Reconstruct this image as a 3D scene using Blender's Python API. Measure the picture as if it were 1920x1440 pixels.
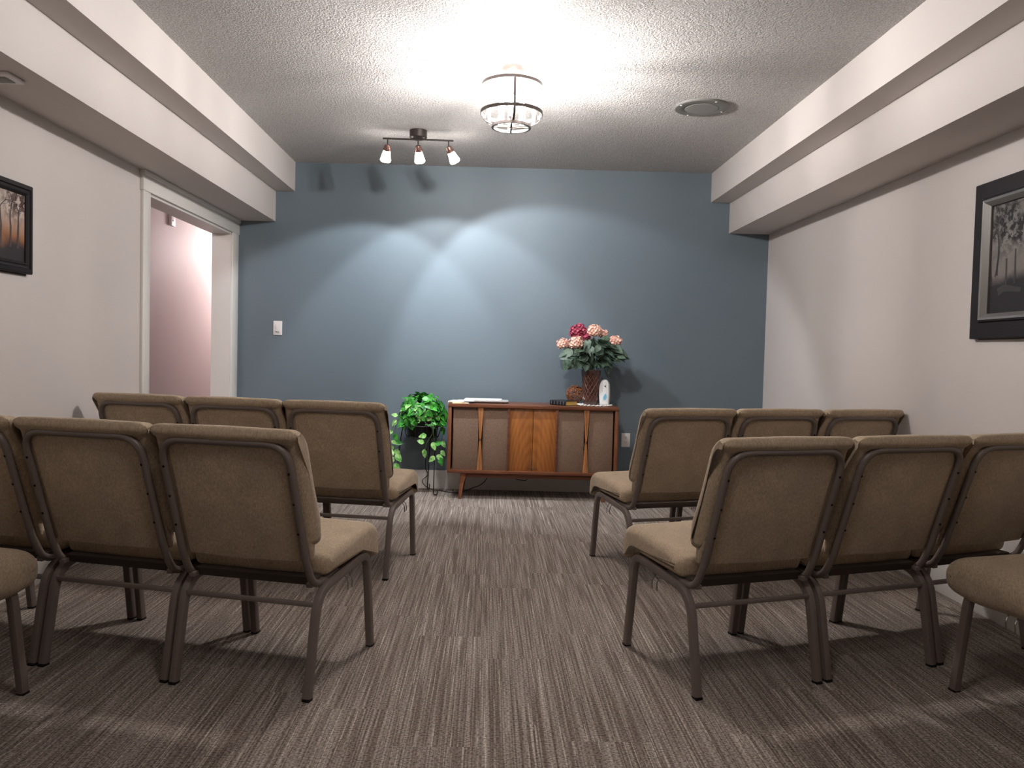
import bpy, bmesh, math, random
from mathutils import Vector, Matrix, Quaternion
PI = math.pi
random.seed(7)
for o in list(bpy.data.objects): bpy.data.objects.remove(o)
S = bpy.context.scene
C = S.collection

# ------------------------------------------------------------------ camera
def cam_axes(yaw, pitch, roll):
    cy, sy, cp, sp, cr, sr = math.cos(yaw), math.sin(yaw), math.cos(pitch), math.sin(pitch), math.cos(roll), math.sin(roll)
    f, r, u = Vector((sy, cy, 0)), Vector((cy, -sy, 0)), Vector((0, 0, 1))
    f2 = f*cp - u*sp; u2 = u*cp + f*sp
    return r*cr + u2*sr, u2*cr - r*sr, f2
r_, u_, f_ = cam_axes(math.radians(1.718), math.radians(2.131), math.radians(1.47))
cd = bpy.data.cameras.new('camera'); cam = bpy.data.objects.new('camera', cd); C.objects.link(cam)
m = Matrix.Identity(4)
for i in range(3): m[i][0] = r_[i]; m[i][1] = u_[i]; m[i][2] = -f_[i]
m[2][3] = 1.13
cam.matrix_world = m
cd.sensor_width = 36; cd.lens = 36*1500/1920; cd.clip_start = .05; cd.clip_end = 100
S.camera = cam

# ------------------------------------------------------------------ world, exposure, added fill lights and the unseen hall lamp
w = bpy.data.worlds.new('world'); S.world = w; w.use_nodes = True
w.node_tree.nodes['Background'].inputs[0].default_value = (.9, .85, .8, 1)
w.node_tree.nodes['Background'].inputs[1].default_value = .05
S.view_settings.view_transform = 'Standard'; S.view_settings.look = 'None'
S.view_settings.gamma = 1; S.view_settings.use_curve_mapping = False
S.view_settings.exposure = 1.6
BULB_E, SHADE_E, SPOT_W, FILL_W, HALL_W = 720, 9, 20, 14, 22
def lamp(name, kind, loc, power, color, **kw):
    d = bpy.data.lights.new(name, kind); d.energy = power; d.color = color
    for k, v in kw.items(): setattr(d, k, v)
    o = bpy.data.objects.new(name, d); o.location = loc; C.objects.link(o); return o
lamp('rear_fill_light', 'POINT', (.1, 1.25, 2.45), FILL_W, (1, .93, .87), shadow_soft_size=.20)  # fill added to lift the near floor and seats, no fixture here
lamp('hall_fill_light', 'POINT', (-2.95, 3.9, 2.30), 9, (1, .92, .91), shadow_soft_size=.15)  # unseen fill added to even out the brightness of the hall wall
lamp('hall_light', 'POINT', (-2.60, 9.9, 2.30), HALL_W, (1, .91, .91), shadow_soft_size=.2)

# ------------------------------------------------------------------ materials
def mat(name, col, rough=.6, metal=0, spec=.5, **kw):
    m = bpy.data.materials.new(name); m.use_nodes = True
    b = m.node_tree.nodes['Principled BSDF']
    b.inputs['Base Color'].default_value = (*col, 1); b.inputs['Roughness'].default_value = rough
    b.inputs['Metallic'].default_value = metal; b.inputs['Specular IOR Level'].default_value = spec
    for k, v in kw.items(): b.inputs[k].default_value = v
    return m
class NT:
    def __init__(s, m): s.m = m; s.t = m.node_tree; s.n = s.t.nodes; s.l = s.t.links; s.b = s.n.get('Principled BSDF')
    def node(s, typ, **kw):
        n = s.n.new(typ)
        for k, v in kw.items():
            if k.startswith('i_'):
                key = k[2:].replace('_', ' ')
                n.inputs[int(key) if key.isdigit() else key].default_value = v
            else: setattr(n, k, v)
        return n
    def link(s, a, b): s.l.new(a, b)
    def coord(s, scale=(1, 1, 1), rot=(0, 0, 0)):
        tc = s.node('ShaderNodeTexCoord'); mp = s.node('ShaderNodeMapping')
        mp.inputs['Scale'].default_value = scale; mp.inputs['Rotation'].default_value = rot
        s.link(tc.outputs['Object'], mp.inputs['Vector']); return mp.outputs[0]
    def noise(s, vec, scale, detail=4, rough=.6, w=None):
        n = s.node('ShaderNodeTexNoise')
        if w is not None: n.noise_dimensions = '4D'; s.link(w, n.inputs['W'])
        n.inputs['Scale'].default_value = scale; n.inputs['Detail'].default_value = detail; n.inputs['Roughness'].default_value = rough
        s.link(vec, n.inputs['Vector']); return n.outputs['Fac']
    def ramp(s, fac, stops, interp='LINEAR'):
        r = s.node('ShaderNodeValToRGB'); e = r.color_ramp; e.interpolation = interp
        while len(e.elements) < len(stops): e.elements.new(.5)
        for i, (p, c) in enumerate(stops):
            e.elements[i].position = p; e.elements[i].color = (*c, 1) if len(c) == 3 else c
        s.link(fac, r.inputs[0]); return r.outputs[0]
    def math(s, op, a, b=None, clamp=False):
        n = s.node('ShaderNodeMath', operation=op, use_clamp=clamp)
        for i, v in enumerate((a, b)):
            if v is None: continue
            if isinstance(v, (int, float)): n.inputs[i].default_value = v
            else: s.link(v, n.inputs[i])
        return n.outputs[0]
    def mix(s, fac, a, b, blend='MIX'):
        n = s.node('ShaderNodeMix', data_type='RGBA', blend_type=blend)
        for key, v in ((0, fac), (6, a), (7, b)):
            if isinstance(v, (int, float)): n.inputs[key].default_value = v
            elif isinstance(v, tuple): n.inputs[key].default_value = (*v, 1)
            else: s.link(v, n.inputs[key])
        return n.outputs[2]
    def color(s, c): s.link(c, s.b.inputs['Base Color'])
    def bump(s, h, strength=.3, dist=.002):
        n = s.node('ShaderNodeBump'); n.inputs['Strength'].default_value = strength; n.inputs['Distance'].default_value = dist
        s.link(h, n.inputs['Height']); s.link(n.outputs[0], s.b.inputs['Normal'])

def paint(name, col, rough=.55, bump=.12):
    m = mat(name, col, rough, spec=.3); t = NT(m); v = t.coord()
    n = t.noise(v, 1.7, 3); t.color(t.mix(t.math('MULTIPLY', n, .10), col, tuple(c*.8 for c in col)))
    t.bump(t.noise(v, 260, 3), bump, .001); return m
M = {}
M['blue'] = paint('slate_blue_paint', (.130, .165, .192), .50)
M['wall'] = paint('warm_greige_paint', (.56, .52, .50), .55)
M['hall'] = paint('pink_beige_paint', (.58, .50, .495), .6)
M['trim'] = paint('white_trim_paint', (.68, .66, .63), .35, .03)
M['hallfloor'] = paint('hall_floor', (.16, .13, .11), .8)

def make_ceiling():
    m = mat('stipple_ceiling', (.62, .575, .55), .55, spec=.35); t = NT(m); v = t.coord()
    vo = t.node('ShaderNodeTexVoronoi', i_Scale=95.0); vo.feature = 'SMOOTH_F1'
    d = t.noise(v, 50, 3); t.link(v, vo.inputs['Vector'])
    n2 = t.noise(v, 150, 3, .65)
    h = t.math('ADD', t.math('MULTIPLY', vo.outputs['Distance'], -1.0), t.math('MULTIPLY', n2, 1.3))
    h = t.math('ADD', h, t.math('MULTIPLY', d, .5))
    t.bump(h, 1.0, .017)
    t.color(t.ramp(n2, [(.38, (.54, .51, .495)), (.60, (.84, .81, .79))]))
    return m
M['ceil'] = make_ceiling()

def make_carpet():
    m = mat('striped_carpet', (.2, .17, .15), .95, spec=.1); t = NT(m)
    tc = t.node('ShaderNodeTexCoord'); sp = t.node('ShaderNodeSeparateXYZ'); t.link(tc.outputs['Object'], sp.inputs[0])
    X, Y = sp.outputs[0], sp.outputs[1]
    col = t.math('FLOOR', t.math('MULTIPLY', X, 1/.25))
    wn = t.node('ShaderNodeTexWhiteNoise', noise_dimensions='1D'); t.link(col, wn.inputs['W'])
    row = t.math('FLOOR', t.math('ADD', t.math('MULTIPLY', Y, 1/.9), t.math('FLOOR', t.math('MULTIPLY', wn.outputs[0], 4))) )
    row2 = t.math('FLOOR', t.math('ADD', t.math('MULTIPLY', Y, 1/.9), t.math('MULTIPLY', wn.outputs[0], 3.0)))
    cid = t.math('ADD', t.math('MULTIPLY', col, 7.31), t.math('MULTIPLY', row2, 3.17))
    def streak(sx, sy, detail, rough):
        mp = t.node('ShaderNodeMapping'); mp.inputs['Scale'].default_value = (sx, sy, 1); t.link(tc.outputs['Object'], mp.inputs['Vector'])
        return t.noise(mp.outputs[0], 1.0, detail, rough, w=cid)
    fine = streak(185, 1.8, 1.0, .5)            # yarn lines along the aisle
    mid = streak(60, 1.2, 2, .6)
    lite = streak(190, 2.4, 0, .5)
    base = t.ramp(fine, [(.34, (.155, .124, .106)), (.50, (.265, .226, .198)), (.66, (.365, .318, .282))])
    base = t.mix(t.ramp(mid, [(.36, (.75, .75, .75)), (.47, (0, 0, 0))]), base, (.160, .122, .102))
    base = t.mix(t.ramp(lite, [(.69, (0, 0, 0)), (.72, (.7, .7, .7))]), base, (.56, .49, .43))
    # loop rows across
    loopn = t.node('ShaderNodeTexNoise'); loopn.inputs['Scale'].default_value = 1; loopn.inputs['Detail'].default_value = 1
    mp = t.node('ShaderNodeMapping'); mp.inputs['Scale'].default_value = (120, 150, 1); t.link(tc.outputs['Object'], mp.inputs['Vector']); t.link(mp.outputs[0], loopn.inputs['Vector'])
    lp = t.ramp(loopn.outputs['Fac'], [(.33, (.50, .49, .48)), (.60, (1.22, 1.22, 1.22))])
    # faint wear dots, one pale blue chalky mark on the aisle
    base = t.mix(1.0, base, lp, 'MULTIPLY')
    big = t.noise(tc.outputs['Object'], .8, 2)
    base = t.mix(1.0, base, t.ramp(big, [(.3, (.9, .9, .9)), (.7, (1.1, 1.1, 1.1))]), 'MULTIPLY')
    dx = t.math('SUBTRACT', X, -.065); dy = t.math('SUBTRACT', Y, 3.18)
    r2 = t.math('ADD', t.math('POWER', t.math('MULTIPLY', dx, 9), 2), t.math('POWER', t.math('MULTIPLY', dy, 11), 2))
    mk = t.math('MULTIPLY', t.math('SUBTRACT', 1.0, r2, True), t.ramp(t.noise(tc.outputs['Object'], 28, 2), [(.5, (0, 0, 0)), (.75, (.55, .55, .55))]))
    base = t.mix(mk, base, (.24, .27, .28))
    t.color(base)
    h = t.math('ADD', fine, t.math('MULTIPLY', loopn.outputs['Fac'], .9)); t.bump(h, .7, .004)
    return m
M['carpet'] = make_carpet()

def make_fabric(name, a, b, scale=420, bump=.5):
    m = mat(name, a, .95, spec=.15); t = NT(m); v = t.coord((1, 1, 1))
    n = t.noise(v, scale, 2, .7); n2 = t.noise(t.coord((1, 1, .35)), scale*.5, 2, .6); n3 = t.noise(v, 9, 3)
    f = t.math('ADD', t.math('MULTIPLY', n, .55), t.math('MULTIPLY', n2, .45))
    c = t.ramp(f, [(.36, a), (.66, b)])
    c = t.mix(1.0, c, t.ramp(n3, [(.3, (.88, .88, .88)), (.7, (1.1, 1.08, 1.06))]), 'MULTIPLY')
    t.color(c); t.bump(f, bump, .0012)
    t.b.inputs['Sheen Weight'].default_value = .25; t.b.inputs['Sheen Roughness'].default_value = .5
    t.b.inputs['Sheen Tint'].default_value = (.9, .8, .7, 1)
    return m
M['fabric'] = make_fabric('tan_tweed', (.285, .220, .158), (.52, .418, .305))
M['metal'] = mat('taupe_powder_coat', (.155, .122, .108), .42, 0, .5)
M['black_plastic'] = mat('black_plastic', (.008, .008, .008), .55, 0, .2)
M['black_metal'] = mat('black_wire_metal', (.010, .010, .011), .4, .3)
M['black_gloss'] = mat('satin_black_frame', (.012, .009, .011), .5, 0, .22)
M['steel'] = mat('dull_steel', (.20, .18, .16), .4, .9)
M['board'] = mat('dark_seat_board', (.05, .036, .029), .9)
M['white_plastic'] = mat('white_plastic', (.72, .69, .68), .35)
M['white_dev'] = mat('white_glossy_plastic', (.74, .75, .76), .28)
M['slot'] = mat('dark_slot', (.02, .02, .02), .8)
M['grey_plastic'] = mat('grey_painted_plastic', (.17, .168, .158), .6)
M['grey_plastic2'] = mat('light_grey_grille', (.23, .227, .215), .7)
M['taupe_metal'] = mat('brushed_taupe_metal', (.085, .070, .064), .42, .6)
M['bronze'] = mat('oil_rubbed_bronze', (.045, .036, .034), .38, .5)
M['copper'] = mat('copper_bronze_collar', (.16, .085, .07), .35, .6)
M['candle'] = mat('candle_sleeve', (.26, .25, .27), .5)

def make_wood(name, dark, light, axis='x', scale=1.0, rough=.35, cath=False):
    m = mat(name, light, rough, spec=.4); t = NT(m)
    sc = {'x': (1.5, 14, 30), 'y': (30, 1.5, 14), 'z': (26, 14, 1.6)}[axis]
    v = t.coord(tuple(s*scale for s in sc))
    n = t.noise(v, 1.6, 6, .65)
    if cath:
        wv = t.node('ShaderNodeTexWave', wave_type='RINGS'); wv.rings_direction = 'Y'
        wv.inputs['Scale'].default_value = 1.0; wv.inputs['Distortion'].default_value = 2.6; wv.inputs['Detail'].default_value = 2.5
        wv.inputs['Detail Scale'].default_value = 1.2
        tc = t.node('ShaderNodeTexCoord'); mp = t.node('ShaderNodeMapping')
        mp.inputs['Scale'].default_value = (17, 1, 3.2); mp.inputs['Location'].default_value = (0, 0, 1.3)
        t.link(tc.outputs['Object'], mp.inputs['Vector']); t.link(mp.outputs[0], wv.inputs['Vector'])
        n = t.math('ADD', t.math('MULTIPLY', n, .84), t.math('MULTIPLY', wv.outputs['Fac'], .15))
    t.color(t.ramp(n, [(.30, dark), (.68, light)])); t.bump(n, .1, .0006)
    return m
M['walnut'] = make_wood('walnut_case', (.085, .028, .014), (.20, .072, .034), 'x')
M['walnut_v'] = make_wood('walnut_upright', (.10, .034, .016), (.24, .088, .038), 'z')
M['teak'] = make_wood('orange_teak', (.20, .068, .016), (.37, .135, .034), 'z', cath=True)
M['teak_pull'] = make_wood('teak_pull', (.22, .085, .03), (.46, .20, .075), 'z')
def make_cloth():
    m = mat('brown_speaker_cloth', (.17, .11, .08), .95, spec=.1); t = NT(m)
    n = t.noise(t.coord((1, 1, 5)), 120, 3, .7); n2 = t.noise(t.coord(), 330, 2)
    f = t.math('ADD', t.math('MULTIPLY', n, .5), t.math('MULTIPLY', n2, .5))
    t.color(t.ramp(f, [(.36, (.115, .070, .048)), (.55, (.20, .135, .098)), (.70, (.33, .24, .18))])); t.bump(f, .4, .001)
    return m
M['cloth'] = make_cloth()
M['vase'] = mat('dark_brown_glaze', (.055, .022, .016), .28, spec=.7)
M['vase_rib'] = mat('red_brown_lattice', (.14, .055, .040), .32, spec=.6)
def make_leaf(name, dark, light, rough=.4, sc=38):
    m = mat(name, dark, rough, spec=.4); t = NT(m); n = t.noise(t.coord(), sc, 3, .6)
    t.color(t.ramp(n, [(.36, dark), (.60, light)])); return m
M['leaf_dark'] = make_leaf('grey_green_leaf', (.018, .040, .024), (.095, .150, .105), .45, 26)
M['leaf_ivy'] = make_leaf('bright_green_leaf', (.010, .11, .012), (.07, .36, .045), .38, 22)
M['leaf_pale'] = make_leaf('pale_centre_leaf', (.10, .36, .06), (.42, .72, .26), .4, 40)
M['stem'] = mat('green_stem', (.05, .10, .03), .6)
M['pink'] = make_leaf('peach_pink_petal', (.78, .36, .30), (.93, .68, .55), .7, 60)
M['magenta'] = make_leaf('burgundy_petal', (.20, .016, .040), (.52, .10, .17), .65, 45)
M['rattan'] = make_leaf('rattan_strand', (.10, .030, .012), (.33, .13, .055), .5, 60)
M['doily'] = mat('white_lace', (.75, .72, .68), .9)
M['book'] = mat('black_leather', (.008, .010, .014), .4)
M['gold_edge'] = mat('yellow_page_edge', (.60, .40, .10), .5)
M['bookband'] = mat('grey_spine_band', (.10, .105, .115), .4)
M['paper'] = mat('white_paper', (.75, .73, .69), .8)
M['yellow'] = mat('yellow_cover', (.75, .52, .14), .7)
M['silver'] = mat('silver_shell', (.62, .62, .64), .35, .3)
M['blueleaf'] = mat('light_blue_print', (.16, .42, .58), .5)
def emit(name, col, e, surf=None):
    m = mat(name, surf or col, .5); b = m.node_tree.nodes['Principled BSDF']
    b.inputs['Emission Color'].default_value = (*col, 1); b.inputs['Emission Strength'].default_value = e; return m
M['bulb'] = emit('lit_bulb', (1, .955, .92), BULB_E)
M['frost'] = emit('lit_frosted_glass', (1, .93, .88), SHADE_E, (.9, .9, .9))
def make_glass():
    m = bpy.data.materials.new('clear_seeded_glass'); m.use_nodes = True; nt = m.node_tree; nt.nodes.clear()
    o = nt.nodes.new('ShaderNodeOutputMaterial'); mx = nt.nodes.new('ShaderNodeMixShader')
    a = nt.nodes.new('ShaderNodeBsdfTransparent'); b = nt.nodes.new('ShaderNodeBsdfGlossy'); b.inputs['Roughness'].default_value = .08
    fr = nt.nodes.new('ShaderNodeFresnel'); fr.inputs[0].default_value = 1.25
    nt.links.new(fr.outputs[0], mx.inputs[0]); nt.links.new(a.outputs[0], mx.inputs[1]); nt.links.new(b.outputs[0], mx.inputs[2]); nt.links.new(mx.outputs[0], o.inputs[0])
    return m
M['glass'] = make_glass()

# ------------------------------------------------------------------ mesh helpers
def obj(name, bm, material, parent=None, smooth=35, mats=None):
    me = bpy.data.meshes.new(name); bmesh.ops.recalc_face_normals(bm, faces=bm.faces) if smooth != 'keep' else None
    bm.to_mesh(me); bm.free()
    for mm in ([material] if mats is None else mats): me.materials.append(mm)
    if smooth is not None:
        for p in me.polygons: p.use_smooth = True
        me.set_sharp_from_angle(angle=math.radians(35 if smooth == 'keep' else smooth))
    o = bpy.data.objects.new(name, me); C.objects.link(o)
    if parent: o.parent = parent
    return o
def new(): return bmesh.new()
def add_box(bm, x0, x1, y0, y1, z0, z1, bev=0, mi=0):
    r = bmesh.ops.create_cube(bm, size=1); vs = r['verts']
    for v in vs: v.co = Vector((x0+(v.co.x+.5)*(x1-x0), y0+(v.co.y+.5)*(y1-y0), z0+(v.co.z+.5)*(z1-z0)))
    fs = {f for v in vs for f in v.link_faces}
    for f in fs: f.material_index = mi
    if bev:
        es = list({e for f in fs for e in f.edges})
        bmesh.ops.bevel(bm, geom=es, offset=bev, segments=2, affect='EDGES', profile=.5)
    return bm
def box(*a, **k): return add_box(new(), *a, **k)
def fillet(pts, rad, n=7):
    """3-D polyline with rounded corners; rad is one number or one per point"""
    pts = [Vector(p) for p in pts]; out = [pts[0]]
    for i in range(1, len(pts)-1):
        r = rad[i] if isinstance(rad, (list, tuple)) else rad
        a, b, c = pts[i-1], pts[i], pts[i+1]
        d1, d2 = (a-b), (c-b); r1 = min(r, d1.length*.49, d2.length*.49)
        p, q = b+d1.normalized()*r1, b+d2.normalized()*r1
        if r1 < 1e-5: out.append(b); continue
        for k in range(n+1):
            t = k/n; out.append(p*(1-t)**2 + b*2*t*(1-t) + q*t*t)
    out.append(pts[-1]); return out
def round_loop(pts, n=6):
    """closed 2-D loop of (a, b, r) with rounded corners"""
    out = []; N = len(pts)
    for i in range(N):
        a, b, c = (Vector(pts[(i+j) % N][:2]) for j in (-1, 0, 1)); r = pts[i][2]
        d1, d2 = a-b, c-b; r1 = min(r, d1.length*.48, d2.length*.48)
        if r1 < 1e-5: out.append(b.copy()); continue
        p, q = b+d1.normalized()*r1, b+d2.normalized()*r1
        for k in range(n+1):
            t = k/n; out.append(p*(1-t)**2 + b*2*t*(1-t) + q*t*t)
    return out
def add_tube(bm, pts, r, seg=8, closed=False, section=None, up=None, caps=True, mi=0):
    """sweep a section (list of (a, b)) or circle along pts; r may be list"""
    pts = [Vector(p) for p in pts]; n = len(pts)
    if section is None: sec = [(math.cos(2*PI*k/seg), math.sin(2*PI*k/seg)) for k in range(seg)]; fixed = False
    else: sec = section; fixed = True; seg = len(sec)
    rings = []; nrm = None
    for i in range(n):
        if closed: t = (pts[(i+1) % n]-pts[i-1])
        else: t = pts[min(i+1, n-1)]-pts[max(i-1, 0)]
        t.normalize()
        if up is not None:
            a = Vector(up); a = (a - t*a.dot(t)).normalized()
        else:
            if nrm is None:
                a = Vector((0, 0, 1)) if abs(t.z) < .9 else Vector((1, 0, 0)); a = (a - t*a.dot(t)).normalized()
            else: a = (nrm - t*nrm.dot(t)).normalized()
        nrm = a; b = t.cross(a)
        rr = r[i] if isinstance(r, (list, tuple)) else r
        s = 1 if fixed else rr
        rings.append([bm.verts.new(pts[i]+a*(p*s)+b*(q*s)) for p, q in sec])
    for i in range(n if closed else n-1):
        A, B = rings[i], rings[(i+1) % n]
        for k in range(seg):
            f = bm.faces.new((A[k], A[(k+1) % seg], B[(k+1) % seg], B[k])); f.material_index = mi
    if not closed and caps:
        bm.faces.new(rings[0][::-1]).material_index = mi; bm.faces.new(rings[-1]).material_index = mi
    return bm
def tube(*a, **k): return add_tube(new(), *a, **k)
def rsec(a, b, r=.004):
    return [tuple(v) for v in round_loop([(-a, -b, r), (a, -b, r), (a, b, r), (-a, b, r)], 2)]
def add_lathe(bm, prof, seg=32, center=(0, 0, 0), axis=None, mi=0):
    """prof: list of (radius, height)"""
    c = Vector(center); q = Vector((0, 0, 1)).rotation_difference(Vector(axis).normalized()) if axis is not None else Quaternion()
    rings = []
    for r, h in prof:
        if r < 1e-6: rings.append([bm.verts.new(c+q@Vector((0, 0, h)))])
        else: rings.append([bm.verts.new(c+q@Vector((r*math.cos(2*PI*k/seg), r*math.sin(2*PI*k/seg), h))) for k in range(seg)])
    for A, B in zip(rings, rings[1:]):
        for k in range(seg):
            a = [A[k % len(A)], A[(k+1) % len(A)]] if len(A) > 1 else [A[0]]
            b = [B[(k+1) % len(B)], B[k % len(B)]] if len(B) > 1 else [B[0]]
            if len(a)+len(b) > 2: bm.faces.new(a+b).material_index = mi
    return bm
def lathe(*a, **k): return add_lathe(new(), *a, **k)
def ring(R, r, z, a=.5, seg=48, h=None, center=(0, 0)):
    """flat band ring: radial half thickness r, half height h"""
    h = h or r
    return lathe([(R-r, z-h), (R+r, z-h), (R+r, z+h), (R-r, z+h), (R-r, z-h)], seg, (center[0], center[1], 0))
def cushion(loop, half, r, fac=None, n=6, bulge=0):
    """extrude a closed (y, z) loop along x, rounded off towards both ends"""
    bm = new(); N = len(loop)
    nr = []
    for i in range(N):
        t = (loop[(i+1) % N]-loop[i-1]).normalized(); nr.append(Vector((-t.y, t.x)))
    area = sum(loop[i].x*loop[(i+1) % N].y-loop[(i+1) % N].x*loop[i].y for i in range(N))
    if area < 0: nr = [-v for v in nr]          # nr now points inward
    xs = []
    for k in range(n+1): t = k/n*PI/2; xs.append((half-r+r*math.sin(t), r*(1-math.cos(t))))
    secs = [(-x, d) for x, d in xs[::-1]] + [(0, -bulge)] + xs
    rings = []
    for x, d in secs:
        rings.append([bm.verts.new((x, p.x+q.x*d*(fac(p) if fac else 1), p.y+q.y*d*(fac(p) if fac else 1))) for p, q in zip(loop, nr)])
    for A, B in zip(rings, rings[1:]):
        for k in range(N): bm.faces.new((A[k], A[(k+1) % N], B[(k+1) % N], B[k]))
    for R_ in (rings[0], rings[-1]):
        c = bm.verts.new((R_[0].co.x, sum(v.co.y for v in R_)/N, sum(v.co.z for v in R_)/N))
        for k in range(N):
            bm.faces.new((R_[k], R_[(k+1) % N], c))
    return bm
def struct(name, bm, material, smooth=None):
    o = obj(name, bm, material, smooth=smooth); o['kind'] = 'structure'; return o
def thing(name, label, cat, loc=(0, 0, 0), rz=0, group=None):
    o = bpy.data.objects.new(name, None); C.objects.link(o); o.empty_display_size = .1
    o.location = loc; o.rotation_euler = (0, 0, rz); o['label'] = label; o['category'] = cat
    if group: o['group'] = group
    return o
def tag(o, label, cat, group=None):
    o['label'] = label; o['category'] = cat
    if group: o['group'] = group
    return o
def copy_tree(o, parent=None):
    c = o.copy(); C.objects.link(c); c.parent = parent
    for ch in list(o.children): copy_tree(ch, c)
    return c

# ------------------------------------------------------------------ the room
XL, XR, D, K = -2.09, 2.281, 6.621, -.0244
X1L, X2L, X1R, X2R = -1.619, -1.775, 1.794, 1.951
ZC, Z1, Z2 = 2.655, 2.417, 2.168
YB = -2.4                                              # rear wall behind the camera
def Yw(x): return D+K*x
BA = math.atan(K)                                      # the blue wall stands slightly off square
T = .14
def prism(poly, z0, z1):
    bm = new(); a = [bm.verts.new((x, y, z0)) for x, y in poly]; b = [bm.verts.new((x, y, z1)) for x, y in poly]
    n = len(poly); bm.faces.new(a[::-1]); bm.faces.new(b)
    for i in range(n): bm.faces.new((a[i], a[(i+1) % n], b[(i+1) % n], b[i]))
    return bm
def add_prism(bm, poly, z0, z1):
    a = [bm.verts.new((x, y, z0)) for x, y in poly]; b = [bm.verts.new((x, y, z1)) for x, y in poly]
    n = len(poly); bm.faces.new(a[::-1]); bm.faces.new(b)
    for i in range(n): bm.faces.new((a[i], a[(i+1) % n], b[(i+1) % n], b[i]))
    return bm
struct('floor', box(XL-T, XR+T, YB-T, Yw(0)+.2, -.1, 0), M['carpet'])
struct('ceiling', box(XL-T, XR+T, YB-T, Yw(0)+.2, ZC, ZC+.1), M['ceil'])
struct('wall_back', prism([(XL, Yw(XL)), (XR+T, Yw(XR+T)), (XR+T, Yw(XR+T)+.12), (XL, Yw(XL)+.12)], 0, ZC), M['blue'])
DY0, DY1, DZ = 4.953, 6.530, 2.052                     # doorway in the left wall
bm = box(XL-T, XL, YB, DY0, 0, ZC)
add_box(bm, XL-T, XL, DY1, 10.2, 0, ZC); add_box(bm, XL-T, XL, DY0, DY1, DZ, ZC)
struct('wall_left', bm, M['wall'])
struct('wall_right', box(XR, XR+T, YB, Yw(XR)+.1, 0, ZC), M['wall'])
struct('wall_rear', box(XL-T, XR+T, YB-T, YB, 0, ZC), M['wall'])
# two boxed-in steps along the top of each side wall
def beam(name, xa, xb, z0, z1):
    struct(name, prism([(xa, YB), (xb, YB), (xb, Yw(xb)), (xa, Yw(xa))], z0, z1), M['wall'])
beam('trim_1', XL, X1L, Z1, ZC); beam('trim_2', XL, X2L, Z2, Z1)
beam('trim_3', X1R, XR, Z1, ZC); beam('trim_4', X2R, XR, Z2, Z1)
# hall behind the doorway
HX = -3.2
struct('wall_hall', box(HX-.1, HX, 3.6, 10.2, 0, 2.75), M['hall'])
bm = box(HX, XL-T, 3.5, 3.6, 0, 2.75); add_box(bm, HX, XL-T, 10.2, 10.3, 0, 2.75)
struct('wall_hall_ends', bm, M['hall'])
struct('floor_hall', box(HX, XL-T, 3.6, 10.2, -.1, 0), M['hallfloor'])
struct('ceiling_hall', box(HX, XL-T, 3.6, 10.2, 2.65, 2.75), M['hall'])
# skirting boards
BH, BT = .152, .015
bm = box(XL, XL+BT, YB, DY0-.098, 0, BH, bev=.003)
struct('baseboard_left', bm, M['trim'], 35)
struct('baseboard_right', box(XR-BT, XR, YB, Yw(XR), 0, BH, bev=.003), M['trim'], 35)
bm = prism([(XL+.02, Yw(XL)-BT), (XR, Yw(XR)-BT), (XR, Yw(XR)), (XL+.02, Yw(XL))], 0, BH)
struct('baseboard_back', bm, M['trim'])
struct('baseboard_rear', box(XL, XR, YB, YB+BT, 0, BH), M['trim'])
# doorway lining and casing
bm = box(XL-T-.006, XL+.004, DY0-.002, DY0+.018, 0, DZ); add_box(bm, XL-T-.006, XL+.004, DY1-.018, DY1+.002, 0, DZ)
add_box(bm, XL-T-.006, XL+.004, DY0, DY1, DZ-.018, DZ+.002)
struct('trim_5', bm, M['trim'])
bm = box(XL, XL+.018, DY0-.098, DY0+.004, 0, DZ, bev=.002); add_box(bm, XL, XL+.018, DY1-.004, Yw(XL)-.004, 0, DZ, bev=.002)
struct('door_1_casing' if False else 'trim_6', bm, M['trim'], 35)
bm = box(XL, XL+.024, DY0-.112, Yw(XL)-.001, DZ-.002, Z2-.03, bev=.002); add_box(bm, XL, XL+.034, DY0-.118, Yw(XL)-.001, Z2-.03, Z2-.001, bev=.002)
struct('trim_7', bm, M['trim'], 35)

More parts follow.
